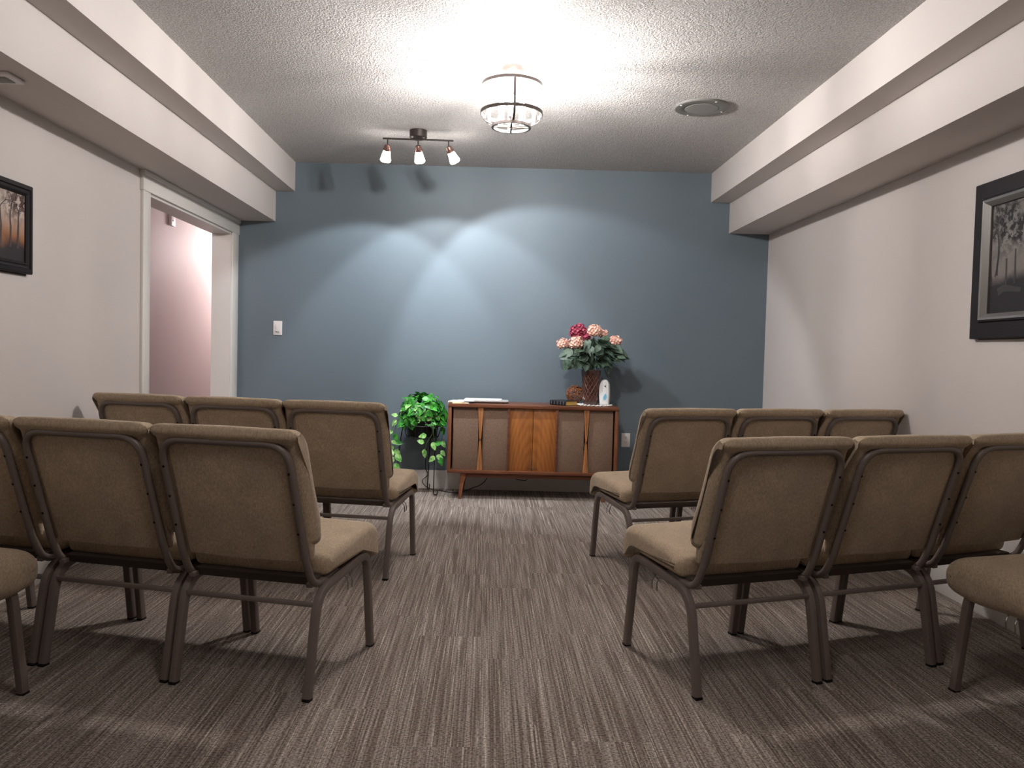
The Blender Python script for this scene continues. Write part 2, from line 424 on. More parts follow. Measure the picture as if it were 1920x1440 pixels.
# ------------------------------------------------------------------ stacking chairs
def Lz(z): return .030-(z-.42)*.333                   # plane of the raked back frame
def make_chair(full=False):
    t = thing('church_chair', 'x', 'chair')
    # seat
    loop = round_loop([(.118, .372, .02), (.104, .440, .035), (.20, .462, .2), (.49, .486, .06), (.553, .452, .045), (.548, .340, .02), (.512, .342, .018), (.475, .388, .03)], 6)
    if full:                                            # fuller cushion that hangs down over the rails
        loop = round_loop([(.10, .338, .03), (.085, .440, .05), (.20, .462, .2), (.48, .482, .07), (.566, .440, .07), (.555, .345, .06), (.44, .326, .04)], 6)
        obj('seat', cushion(loop, .285, .062, bulge=.004), M['fabric'], t, 60)
    else:
        sm = lambda z: max(0, min(1, (z-.36)/.09))
        obj('seat', cushion(loop, .259, .034, lambda p: (.45+.55*sm(p.y)) if p.x > .44 else 1, bulge=.004), M['fabric'], t, 60)
    obj('seat_board', box(-.225, .225, .075, .46, .350, .378, bev=.006), M['board'], t)
    # back cushion
    b = []
    for dy, z, r in [(.004, .500, .018), (.002, .700, .05), (.001, .834, .008), (-.014, .843, .008), (-.022, .858, .014), (-.006, .884, .022), (.052, .881, .03), (.078, .845, .04), (.080, .70, .1), (.096, .57, .05), (.060, .488, .03)]:
        b.append((Lz(z)+dy, z, r))
    bc = obj('backrest', cushion(round_loop(b, 6), .2585, .036, bulge=.003), M['fabric'], t, 60)
    # upholstered rear panel inside the frame, and the flap that runs down to the seat
    pl = round_loop([(Lz(.442)-.003, .442, .004), (Lz(.828)-.003, .828, .01), (Lz(.828)+.02, .828, .004), (Lz(.442)+.03, .442, .006)], 3)
    obj('back_panel', cushion(pl, .206, .010, bulge=.006), M['fabric'], t, 60)
    fl = round_loop([(Lz(.445)+.004, .445, .006), (Lz(.53)+.004, .53, .006), (Lz(.53)+.05, .53, .01), (Lz(.445)+.026, .445, .012)], 3)
    obj('back_flap', cushion(fl, .242, .012), M['fabric'], t, 60)
    # back frame: one bent tube from under the seat, up, over and down again
    half = .222
    def q(x, z, d=-.009): return (x, Lz(z)+d, z)
    pts = [(-half-.004, .235, .360), (-half-.004, .062, .352), q(-half-.002, .44), q(-half, .836), q(half, .836), q(half+.002, .44), (half+.004, .062, .352), (half+.004, .235, .360)]
    path = fillet(pts, [0, .055, .03, .080, .080, .03, .055, 0], 8)
    n = []
    fr = add_tube(new(), path, .0128, 10)
    fobj = obj('back_frame', fr, M['metal'], t, 50)
    for sx in (-1, 1):
        for z in (.745, .645, .545):
            y = Lz(z)-.009-.0118
            obj('screw', lathe([(0, 0), (.0042, 0), (.0042, .003), (0, .004)], 8, (sx*(half-.003), y+.001, z), (0, -1, -.3)), M['black_plastic'], t)
    # side frames: rear leg, rail, front leg, bent from square tube
    sec = rsec(.013, .0145, .005)
    for sx in (-1, 1):
        x = sx*.2425
        path = fillet([(x, 0, .008), (x, .062, .338), (x, .458, .374), (x, .508, .008)], [0, .085, .062, 0], 9)
        k = next(i for i, p in enumerate(path) if p.y > .13); j = max(i for i, p in enumerate(path) if p.y < .40 and i < len(path)-3 and p.z > .3)
        obj('leg', tube(path[:k+1], 1, section=sec, up=(1, 0, 0)), M['metal'], t, 50)
        obj('seat_rail', tube(path[k:j+1], 1, section=sec, up=(1, 0, 0)), M['metal'], t, 50)
        obj('leg', tube(path[j:], 1, section=sec, up=(1, 0, 0)), M['metal'], t, 50)
        for y in (-.001, .509):
            obj('foot_cap', box(x-.0135, x+.0135, y-.015, y+.015, 0, .010, bev=.003), M['black_plastic'], t)
        # ganging hooks of bent wire under the rail
        for dy in (0, .035):
            h = fillet([(x-sx*.012, .265+dy, .350), (x+sx*.004, .265+dy, .334), (x+sx*.016, .262+dy, .318), (x+sx*.017, .258+dy, .290)], .006, 4)
            obj('ganging_hook', tube(h, .0022, 6), M['steel'], t)
    obj('stretcher', box(-.235, .235, .044, .058, .288, .304, bev=.003), M['metal'], t)
    obj('bracket', box(-.228, -.205, .05, .22, .350, .366, bev=.003), M['metal'], t)
    obj('bracket', box(.205, .228, .05, .22, .350, .366, bev=.003), M['metal'], t)
    # re-hang the caps under their legs
    legs = [c for c in t.children if c.name.startswith('leg')]
    for c in [c for c in t.children if c.name.startswith('foot_cap')]:
        cc = sum((Vector(v.co) for v in c.data.vertices), Vector())/len(c.data.vertices)
        c.parent = min(legs, key=lambda l: min((Vector(v.co)-cc).length for v in l.data.vertices))
    return t
chair0 = make_chair(); chair1 = make_chair(True); first = [True, True]
CH = [
 # x, y, degrees, label, group
 (.952, 2.673, 17.3, 'tan fabric chair at the aisle end of the right near row, left side visible', 'chairs of the right near row'),
 (1.457, 2.839, 18.2, 'tan fabric chair in the middle of the right near row, seen from behind', 'chairs of the right near row'),
 (1.955, 3.020, 20.0, 'tan chair beside the right wall in the near row, cut by the frame edge', 'chairs of the right near row'),
 (.987, 4.054, 16.0, 'tan fabric chair at the aisle end of the right front row, nearest the wooden console', 'chairs of the right front row'),
 (1.492, 4.200, 15.5, 'tan fabric chair in the middle of the right front row, back top showing', 'chairs of the right front row'),
 (1.990, 4.325, 17.0, 'tan fabric chair beside the right wall in the front row, its shadow on the wall', 'chairs of the right front row'),
 (-.790, 2.609, -14.5, 'tan fabric chair at the aisle end of the left near row, right side visible', 'chairs of the left near row'),
 (-1.295, 2.746, -14.5, 'tan fabric chair in the middle of the left near row, seen from behind', 'chairs of the left near row'),
 (-1.803, 2.872, -14.0, 'tan chair beside the left wall in the near row, cut by the frame edge', 'chairs of the left near row'),
 (-.721, 3.969, -9.9, 'tan fabric chair at the aisle end of the left front row, nearest the green plant', 'chairs of the left front row'),
 (-1.226, 4.064, -12.0, 'tan fabric chair in the middle of the left front row, in front of the doorway', 'chairs of the left front row'),
 (-1.735, 4.184, -14.0, 'tan fabric chair beside the left wall in the front row, its shadow on the wall', 'chairs of the left front row'),
 (1.988, 2.245, 12.0, 'tan fabric chair at the right frame edge, only seat corner and front leg in view', 'chairs of the rearmost rows'),
 (-1.810, 2.125, -12.0, 'tan fabric chair at the left frame edge, only seat corner and front leg in view', 'chairs of the rearmost rows'),
]
for x, y, a, lab, grp in CH:
    w_ = 1 if 'rearmost' in grp else 0; src = (chair0, chair1)[w_]
    c = src if first[w_] else copy_tree(src); first[w_] = False
    c.location = (x, y, 0); c.rotation_euler = (0, 0, math.radians(a)); c['label'] = lab; c['group'] = grp

# ------------------------------------------------------------------ console (old stereo cabinet)
def at_wall(x, off): return (x, Yw(x)-off)              # a point `off` in front of the blue wall
CX = .356; cx_, cy_ = at_wall(CX, .47)                  # front centre on the floor
con = thing('console_cabinet', 'long low walnut console with brown cloth panels and orange wood doors against the blue wall', 'cabinet', (cx_, cy_, 0), BA)
W2, CD, ZB, ZT = .6575, .42, .203, .739
def lx(u): return (u-999.5)*.00412
bm = box(-W2, W2, -.004, CD, ZT-.026, ZT, bev=.002)
add_box(bm, -W2, W2, -.002, CD, ZB, ZB+.024, bev=.002)
obj('case', bm, M['walnut'], con)
for s in (-1, 1):
    obj('side_panel', box(min(s*W2, s*(W2-.026)), max(s*W2, s*(W2-.026)), 0, CD, ZB+.022, ZT-.024, bev=.001), M['walnut_v'], con)
obj('back_board', box(-W2+.02, W2-.02, CD-.012, CD-.002, ZB+.01, ZT-.01), M['board'], con)
za, zb = ZB+.024, ZT-.026
for u0, u1 in ((849.5, 897), (905, 951), (1046.5, 1095.5), (1103.5, 1149.5)):
    obj('speaker_panel', box(lx(u0), lx(u1), .022, .036, za, zb, bev=.001), M['cloth'], con)
for u0, u1 in ((951, 956), (1042, 1046.5)):
    obj('divider', box(lx(u0), lx(u1), .006, .05, za, zb, bev=.001), M['walnut'], con)
    obj('divider_groove' if False else 'divider_bead', box((lx(u0)+lx(u1))/2-.001, (lx(u0)+lx(u1))/2+.001, .003, .01, za, zb), M['board'], con)
for u0, u1 in ((956, 999), (999.6, 1042)):
    d = obj('sliding_door', box(lx(u0), lx(u1), .020, .034, za, zb, bev=.001), M['teak'], con)
# bow-tie pulls: two strips each, wide at the ends and slim in the middle
def pull(uc, side):
    xc = lx(uc); mid, end = .006, .020; zm = (za+zb)/2
    bm = new(); fr_, bk_ = [], []
    prof = [(za, end), (zm, mid), (zb, end)]
    for y, lst in ((.004, fr_), (.024, bk_)):
        for z, wd in prof: lst.append((bm.verts.new((xc, y+(0 if y > .01 else .0), z)), bm.verts.new((xc+side*wd, y, z))))
    for lst, in ((fr_,), (bk_,)):
        for a, b in zip(lst, lst[1:]): bm.faces.new((a[0], a[1], b[1], b[0]))
    for i in (0, 1):
        for a, b in zip(fr_, bk_): pass
        for k in range(2): bm.faces.new((fr_[k][i], fr_[k+1][i], bk_[k+1][i], bk_[k][i]))
    for k in (0, 2): bm.faces.new((fr_[k][0], fr_[k][1], bk_[k][1], bk_[k][0]))
    return bm
for uc in (901, 1099.5):
    obj('door_pull', pull(uc-.15, -1), M['teak_pull'], con, None); obj('door_pull', pull(uc+.15, 1), M['teak_pull'], con, None)
    obj('catch', box(lx(uc)-.006, lx(uc)+.006, -.001, .01, .455, .475, bev=.002), M['walnut'], con)
# small dark script badge at the foot of the centre doors
pts = []
for k in range(60):
    t_ = k/59; pts.append((-.035+.078*t_+.004*math.sin(t_*38), .0185, .243+.0045*math.sin(t_*46)+(.008 if t_ < .1 else 0)*math.cos(t_*20)))
bd = tube(pts, .0011, 5); add_tube(bd, [(-.012, .0185, .251), (.024, .0185, .252)], .001, 5); add_tube(bd, [(-.036, .0185, .238), (-.035, .0185, .256)], .0014, 5)
obj('script_badge', bd, M['bronze'], con)
# base frame and splayed tapered legs
bm = box(-.556, .556, .035, .055, .165, ZB, bev=.002); add_box(bm, -.556, .556, .36, .38, .165, ZB, bev=.002)
add_box(bm, -.556, -.536, .035, .38, .165, ZB); add_box(bm, .536, .556, .035, .38, .165, ZB)
obj('base_frame', bm, M['walnut'], con)
for sx in (-1, 1):
    for y0, dy in ((.020, -.012), (.36, .012)):
        bm = new(); rings = []
        for z, xo, xi, yo in ((ZB, .556, .512, 0), (.165, .558, .512, 0), (.13, .560, .524, dy*.3), (0, .566, .544, dy)):
            rings.append([bm.verts.new((sx*a, y0+yo+b, z)) for a, b in ((xo, 0), (xi, 0), (xi, .034-(.012 if z == 0 else 0)), (xo, .034-(.012 if z == 0 else 0)))])
        for A, B in zip(rings, rings[1:]):
            for k in range(4): bm.faces.new((A[k], A[(k+1) % 4], B[(k+1) % 4], B[k]))
        bm.faces.new(rings[0]); bm.faces.new(rings[-1])
        bmesh.ops.bevel(bm, geom=bm.edges[:], offset=.002, segments=1, affect='EDGES')
        obj('leg', bm, M['walnut_v'], con, 40)

def on_top(x, off): X, Y = at_wall(x, off); return (X, Y, ZT)
# books and papers at the left end
def slab(w, d, h, bev=.001): return box(-w/2, w/2, -d/2, d/2, 0, h, bev=bev)
p = on_top(-.225, .34)
b1 = thing('booklet', 'yellow covered booklet at the left end of the console, lowest of its stack', 'booklet', p, math.radians(12), 'booklets on the left end of the console')
obj('pages', slab(.125, .19, .006), M['paper'], b1); obj('cover', box(-.0635, .0635, -.096, .096, -.0001, .0022), M['yellow'], b1)
p2 = (p[0]-.005, p[1]+.01, ZT+.006)
b2 = thing('booklet', 'yellow edged booklet on top of the stack at the left end of the console', 'booklet', p2, math.radians(-10), 'booklets on the left end of the console')
obj('pages', box(-.062, .062, -.095, .095, .0018, .010, bev=.001), M['paper'], b2); obj('cover', box(-.0635, .0635, -.096, .096, 0, .0020), M['yellow'], b2)
p3 = (p[0]+.055, p[1]+.015, ZT+.016)
tag(obj('paper_sheet', box(-.06, .06, -.09, .09, 0, .003), M['paper']), 'white sheets of paper on top of the yellow booklets', 'paper').location = p3
bpy.data.objects['paper_sheet'].rotation_euler = (0, 0, math.radians(4))
lp = thing('laptop', 'closed flat silver laptop on the console beside the yellow booklets', 'laptop', on_top(.015, .24), BA+math.radians(2))
bm = new(); 
lo = round_loop([(-.150, -.10, .012), (.150, -.10, .012), (.150, .11, .012), (-.150, .11, .012)], 4)
lo2 = [v*.90 for v in lo]
A = [bm.verts.new((v.x, v.y, .020)) for v in lo]; B = [bm.verts.new((v.x, v.y, .014)) for v in lo]; C_ = [bm.verts.new((v.x, v.y, .006)) for v in lo2]
n = len(lo)
for R1, R2 in ((A, B), (B, C_)):
    for k in range(n): bm.faces.new((R1[k], R1[(k+1) % n], R2[(k+1) % n], R2[k]))
bm.faces.new(A); bm.faces.new(C_[::-1])
obj('shell', bm, M['silver'], lp, 30)
for sx in (-.11, .11):
    for sy in (-.07, .08): obj('rubber_foot', lathe([(0, 0), (.008, 0), (.008, .007), (0, .007)], 12, (sx, sy, 0)), M['black_plastic'], lp)
fo = tag(obj('folder', slab(.295, .19, .007), M['paper']), 'thin white folder lying on top of the silver laptop', 'folder')
q = on_top(-.035, .215); fo.location = (q[0], q[1], ZT+.0205); fo.rotation_euler = (0, 0, BA-.02)
# black bible
bb = thing('bible', 'thick black leather book with gilt page edges, spine towards the aisle, on the console', 'book', on_top(.600, .31), math.radians(40))
bl, bw, bh = .175, .135, .038
obj('page_block', box(-bw/2+.006, bw/2-.004, -bl/2+.004, bl/2-.004, .004, bh-.004), M['gold_edge'], bb)
lo = round_loop([(-bw/2, 0, .01), (-bw/2, bh, .01), (bw/2, bh, .001), (bw/2, bh-.0035, 0), (-bw/2+.006, bh-.0035, .003), (-bw/2+.006, .0035, .003), (bw/2, .0035, 0), (bw/2, 0, .001)], 4)
bm = new(); r0 = [bm.verts.new((v.x, -bl/2, v.y)) for v in lo]; r1 = [bm.verts.new((v.x, bl/2, v.y)) for v in lo]
for k in range(len(lo)): bm.faces.new((r0[k], r0[(k+1) % len(lo)], r1[(k+1) % len(lo)], r1[k]))
bm.faces.new(r0[::-1]); bm.faces.new(r1)
obj('leather_cover', bm, M['book'], bb, 40)
for yy in (-.068, -.035, .0, .035, .068): obj('spine_band', box(-bw/2-.0025, -bw/2+.002, yy-.004, yy+.004, .006, bh-.006, bev=.001), M['bookband'], bb)
# lace doily
bm = new(); dcx = on_top(.845, .27)
inner = None; rings = []
for rr, amp in ((.0, 0), (.06, 0), (.10, .004), (.135, .010)):
    if rr == 0: rings.append([bm.verts.new((0, 0, .004))]); continue
    rings.append([bm.verts.new(((rr+amp*math.sin(k*2*PI/8))*math.cos(2*PI*k/96), (rr+amp*math.sin(k*2*PI/8))*math.sin(2*PI*k/96)*.80, .004+(.002*math.sin(k*1.7) if rr > .12 else 0))) for k in range(96)])
for A, B in zip(rings, rings[1:]):
    for k in range(96):
        if len(A) == 1: bm.faces.new((A[0], B[k], B[(k+1) % 96]))
        else: bm.faces.new((A[k], A[(k+1) % 96], B[(k+1) % 96], B[k]))
g = bmesh.ops.extrude_face_region(bm, geom=bm.faces[:])
for v in [e for e in g['geom'] if isinstance(e, bmesh.types.BMVert)]: v.co.z -= .003
dol = thing('doily', 'white crocheted doily under the vase on the console', 'doily', dcx, 0)
obj('lace_cloth', bm, M['doily'], dol, 60)
bm = new()
for k in range(26):
    a = 2*PI*k/26; c = Vector((.137*math.cos(a), .110*math.sin(a), .006))
    add_lathe(bm, [(0, -.004), (.010, -.003), (.012, .001), (.006, .006), (0, .006)], 8, c)
obj('scalloped_edge', bm, M['doily'], dol, 60)
# vase
vx, vy = at_wall(.818, .25); vz = ZT+.006
va = thing('vase', 'tall dark brown lattice vase holding the flowers, on the console', 'vase', (vx, vy, vz), .35)
def vr(h): return .049+.019*(h/.275)
def sq(r, a):                                           # squarish round section
    n_ = 3.6; c_, s_ = abs(math.cos(a)), abs(math.sin(a)); return r*.97/((c_**n_+s_**n_)**(1/n_))
bm = new(); rings = []
for r, h in [(0, 0), (.047, 0), (.050, .006), (vr(.03), .03), (vr(.232), .232), (vr(.236)+.003, .238), (vr(.275)+.004, .270), (vr(.275)+.003, .276), (vr(.275)-.004, .274), (vr(.22)-.006, .22), (0, .215)]:
    rings.append([bm.verts.new((0, 0, h))] if r == 0 else [bm.verts.new((sq(r, 2*PI*k/48)*math.cos(2*PI*k/48), sq(r, 2*PI*k/48)*math.sin(2*PI*k/48), h)) for k in range(48)])
for A, B in zip(rings, rings[1:]):
    for k in range(48):
        if len(A) == 1: bm.faces.new((A[0], B[(k+1) % 48], B[k]))
        elif len(B) == 1: bm.faces.new((A[k], A[(k+1) % 48], B[0]))
        else: bm.faces.new((A[k], A[(k+1) % 48], B[(k+1) % 48], B[k]))
obj('vase_body', bm, M['vase'], va, 40)
bm = new()
for s in (-1, 1):
    for k in range(12):
        pts = []
        for i in range(29):
            h = .030+.202*i/28; a = 2*PI*k/12+s*(h-.03)*9.5; r = sq(vr(h)+.0005, a); pts.append((r*math.cos(a), r*math.sin(a), h))
        add_tube(bm, pts, .0026, 5)
obj('lattice', bm, M['vase_rib'], va, 60)
# rattan ball
rb = Vector((*at_wall(.708, .14), ZT+.080))
bm = new(); rnd = random.Random(3)
for k in range(20):
    ax = Vector((rnd.gauss(0, 1), rnd.gauss(0, 1), rnd.gauss(0, 1))).normalized(); a = ax.orthogonal().normalized(); b = ax.cross(a)
    off = rnd.uniform(-.42, .42); R = .070*math.sqrt(1-off*off); ph = rnd.random()*6
    pts = [ax*(.070*off)+a*(R*math.cos(t))+b*(R*math.sin(t))+ax*.006*math.sin(3*t+ph) for t in [2*PI*i/36 for i in range(36)]]
    add_tube(bm, pts, rnd.uniform(.0022, .0036), 5, closed=True)
o = tag(obj('rattan_ball', bm, M['rattan'], None, 60), 'reddish brown woven rattan ball between the black book and the vase', 'ornament'); o.location = rb
# air freshener
ax_, ay_ = at_wall(.928, .27)
af = thing('air_freshener', 'white curved automatic air freshener with a blue leaf print, right of the vase', 'air freshener', (ax_, ay_, ZT+.005), BA-.25)
def outline(w, h):
    pts = [(-w*.80, 0, .004), (w*.86, 0, .004), (w*1.02, h*.45, .08), (w*.86, h*.86, .03), (w*.35, h, .02), (-w*.45, h*.99, .02), (-w*.98, h*.80, .04), (-w*.98, h*.35, .08)]
    return round_loop(pts, 6)
lo = outline(.043, .205); bm = new(); rr = []
for y, sc in ((-.034, .78), (-.030, .90), (-.022, .98), (-.010, 1.0), (.022, 1.0), (.030, .95)):
    rr.append([bm.verts.new((v.x*sc, y, .1+(v.y-.1)*sc + (0 if True else 0))) for v in lo])
zmin = min(v.co.z for R_ in rr for v in R_)
for R_ in rr:
    for v in R_: v.co.z -= zmin
for A, B in zip(rr, rr[1:]):
    for k in range(len(lo)): bm.faces.new((A[k], A[(k+1) % len(lo)], B[(k+1) % len(lo)], B[k]))
bm.faces.new(rr[0][::-1]); bm.faces.new(rr[-1])
obj('casing', bm, M['white_dev'], af, 50)
obj('nozzle', lathe([(0, 0), (.0055, 0), (.0055, .003), (0, .003)], 16, (.008, -.034, .150), (0, -1, 0)), M['slot'], af)
lf = [(-.012, .0), (-.015, .018), (-.008, .034), (.004, .050), (.012, .036), (.014, .018), (.006, .002), (-.004, -.004)]
bm = new(); a_ = [bm.verts.new((x+.008, -.0352, .045+z)) for x, z in lf]; b_ = [bm.verts.new((x+.008, -.0335, .045+z)) for x, z in lf]
bm.faces.new(a_); bm.faces.new(b_[::-1])
for k in range(8): bm.faces.new((a_[k], a_[(k+1) % 8], b_[(k+1) % 8], b_[k]))
obj('leaf_print', bm, M['blueleaf'], af, None)
obj('sensor_slit', tube([(-.004, -.0345, .158), (.006, -.0345, .156), (.016, -.0345, .164)], .0012, 5), M['slot'], af)

# ------------------------------------------------------------------ leaves
def add_leaf(bm, base, direction, normal, L, W, curl=.25, fold=.25, heart=True, mi=0, seg=6):
    d = Vector(direction).normalized(); nn = Vector(normal); nn = (nn-d*nn.dot(d))
    if nn.length < 1e-4: nn = d.orthogonal()
    nn.normalize(); s = d.cross(nn)
    prof = [(0, .06), (.10, .55 if heart else .35), (.28, 1.0 if heart else .82), (.50, .92 if heart else 1.0), (.72, .62), (.88, .30), (1.0, 0)]
    mid = []; L_, R_ = [], []
    for t, wd in prof:
        c = Vector(base)+d*(L*t)-nn*(curl*L*t*t)
        mid.append(bm.verts.new(c))
        if wd > 0:
            L_.append(bm.verts.new(c+s*(W/2*wd)+nn*(fold*W/2*wd))); R_.append(bm.verts.new(c-s*(W/2*wd)+nn*(fold*W/2*wd)))
    for i in range(len(prof)-1):
        if i < len(prof)-2:
            f1 = bm.faces.new((mid[i], mid[i+1], L_[i+1], L_[i])); f2 = bm.faces.new((mid[i+1], mid[i], R_[i], R_[i+1]))
        else:
            f1 = bm.faces.new((mid[i], mid[i+1], L_[i])); f2 = bm.faces.new((mid[i+1], mid[i], R_[i]))
        f1.material_index = mi; f2.material_index = mi
# ------------------------------------------------------------------ the bouquet
SC = .0042
def bq(u, v, off): return Vector((vx+(u-1108)*SC, vy+off, 1.035+(688-v)*SC+.0006*(u-1108)*0))
fl_ = thing('flower_bouquet', 'bouquet of peach and burgundy hydrangeas with dark green leaves in the brown vase', 'flowers', (vx, vy, vz+.216))
base_ = Vector((vx, vy, vz+.216))
def loc_(p): return p-base_
rnd = random.Random(11)
heads = [(1052.5, 643, 0, .045, 'pink'), (1076, 641, -.06, .055, 'pink'), (1082, 620, .0, .066, 'magenta'), (1094, 630, -.02, .040, 'magenta'), (1111, 618, -.03, .056, 'pink'), (1129, 622, .02, .034, 'pink'), (1151, 636, -.01, .052, 'pink')]
stem = new(); bud = Vector((0, 0, -.08))
for u, v, off, R, kind in heads:
    c = loc_(bq(u, v, off))
    bm = new(); N = int(70*(R/.05)**2)
    for k in range(N):
        zz = 1-2*(k+.5)/N; aa = k*2.39996; rr_ = math.sqrt(1-zz*zz)
        if zz < -.75: continue
        nrm = Vector((rr_*math.cos(aa), rr_*math.sin(aa), zz)); jit = Vector((rnd.gauss(0, .14), rnd.gauss(0, .14), rnd.gauss(0, .14)))
        n2 = (nrm+jit).normalized(); p0 = c+Vector((nrm.x, nrm.y, nrm.z*.88))*(R*rnd.uniform(.74, 1.06)); ta = n2.orthogonal().normalized(); tb = n2.cross(ta); ph = rnd.random()*PI
        ps = rnd.uniform(.012, .018) if kind == 'pink' else rnd.uniform(.014, .021)
        for j in range(4 if kind == 'pink' else 5):
            a = ph+j*(PI/2 if kind == 'pink' else PI*.4); dd = ta*math.cos(a)+tb*math.sin(a)
            add_leaf(bm, p0, (dd+n2*.35), n2, ps, ps*1.05, curl=-.15 if kind == 'pink' else -.35, fold=.1, heart=False)
    bmesh.ops.create_icosphere(bm, subdivisions=2, radius=R*.80, matrix=Matrix.Translation(c))
    h = obj('flower_head', bm, M[kind], fl_, 30); h['label'] = 'peach pink hydrangea head' if kind == 'pink' else 'burgundy hydrangea head'
    add_tube(stem, fillet([bud, Vector((c.x*.35, c.y*.35, .10)), c], .05, 5), .0028, 6)
obj('stem', stem, M['stem'], fl_, 60)
bm = new()
leaves = []
for k in range(125):
    a = rnd.uniform(0, 2*PI); r = math.sqrt(rnd.random())
    u = 1112+math.cos(a)*r*50; v = 660+math.sin(a)*r*24
    off = rnd.uniform(-.13, .10)*(1-.3*r)
    p_ = loc_(bq(u, v, off)); out = Vector((p_.x*1.0, off*1.0, -.02+rnd.gauss(0, .035))).normalized()
    out = (out+Vector((rnd.gauss(0, .25), rnd.gauss(0, .25), rnd.gauss(-.25, .3)))).normalized()
    leaves.append((p_-out*.03, out, rnd.uniform(.08, .125)))
for (u, v, du, dv) in [(1062, 672, -8, 20), (1078, 668, -2, 22), (1070, 655, -20, 12), (1058, 660, -9, 5), (1100, 668, 5, 18), (1125, 670, 8, 18), (1145, 668, 12, 6), (1158, 655, 12, 6), (1152, 663, 14, 4), (1135, 676, 6, 20), (1090, 650, -12, 10), (1120, 645, -4, 4), (1138, 632, -16, -2)]:
    p_ = loc_(bq(u, v, rnd.uniform(-.12, -.04))); d = Vector((du*SC, rnd.uniform(-.03, 0), -dv*SC)); leaves.append((p_, d.normalized(), max(.075, min(.12, d.length*1.1))))
for p_, d, L in leaves:
    add_leaf(bm, p_, d, Vector((rnd.gauss(0, .45), -.7+rnd.gauss(0, .4), .8)), L, L*rnd.uniform(.55, .72), curl=rnd.uniform(.05, .35), fold=.18)
obj('foliage', bm, M['leaf_dark'], fl_, 30)
for k in range(9):                                      # petioles down into the vase
    pass

# ------------------------------------------------------------------ pothos on a wire stand
px_, py_ = -.515, 6.405
st = thing('plant_stand', 'black wire plant stand with curled feet left of the console', 'plant stand', (px_, py_, 0))
def rel(x, y, z): return (x-px_, y-py_, z)
def circ(R, z, n=40): return [(R*math.cos(2*PI*k/n), R*math.sin(2*PI*k/n), z) for k in range(n)]
obj('ring', tube(circ(.125, .452), .004, 6, closed=True), M['black_metal'], st, 60)
obj('ring', tube(circ(.152, .545), .004, 6, closed=True), M['black_metal'], st, 60)
for k in range(10):
    a = 2*PI*k/10; c, s = math.cos(a), math.sin(a)
    obj('basket_rod', tube([(c*.152, s*.152, .545), (c*.125, s*.125, .452)], .003, 6), M['black_metal'], st, 60)
for fx, fy in ((-.470, 6.535), (-.402, 6.300), (-.715, 6.350)):
    v = Vector((fx-px_, fy-py_, 0)); dr = v.normalized(); R = v.length
    pts = [dr*.152+Vector((0, 0, .545)), dr*.165+Vector((0, 0, .50)), dr*(.145 if R < .2 else .19)+Vector((0, 0, .30)), dr*(R-.012)+Vector((0, 0, .05)), dr*(R-.012)+Vector((0, 0, .012)), dr*(R+.004)+Vector((0, 0, .006)), dr*(R+.028)+Vector((0, 0, .010)), dr*(R+.034)+Vector((0, 0, .035)), dr*(R+.022)+Vector((0, 0, .046))]
    obj('leg', tube(fillet(pts, .018, 5), .0042, 6), M['black_metal'], st, 60)
arch = [(.150*math.cos(t), .02, .60+.197*math.sin(t)) for t in [PI*i/30 for i in range(31)]]
obj('arched_handle', tube([(.152, .02, .545)]+arch+[(-.152, .02, .545)], .0045, 6), M['black_metal'], st, 60)
pt = thing('potted_pothos', 'bright green trailing variegated pothos in a black pot on the wire stand', 'plant', (px_, py_, .456))
obj('pot', lathe([(0, 0), (.108, 0), (.118, .05), (.140, .125), (.143, .132), (.134, .132), (.12, .11), (0, .105)], 28), M['black_plastic'], pt, 40)
rnd = random.Random(5); bm = new()
PO = Vector((px_, py_, .456))
for k in range(260):
    a = rnd.uniform(0, 2*PI); zz = rnd.uniform(-.45, 1) ; rr_ = math.sqrt(max(0, 1-max(zz, 0)**3))
    lump = 1+.10*math.sin(3*a+1)+rnd.gauss(0, .06)
    p_ = Vector((rr_*math.cos(a)*.172*lump-.012, rr_*math.sin(a)*.130*lump, .165+zz*.160*lump))
    out = Vector((math.cos(a)*rr_, math.sin(a)*rr_, zz*.6-.1)).normalized()
    d = (out*.5+Vector((rnd.gauss(0, .45), rnd.gauss(0, .45), rnd.gauss(-.45, .45)))).normalized(); L = rnd.uniform(.055, .09)
    add_leaf(bm, p_-d*L*.4, d, out+Vector((0, -.3, .4)), L, L*.62, curl=.3, fold=.2, mi=1 if rnd.random() < .22 else 0)
obj('foliage', bm, None, pt, 30, mats=[M['leaf_ivy'], M['leaf_pale']])
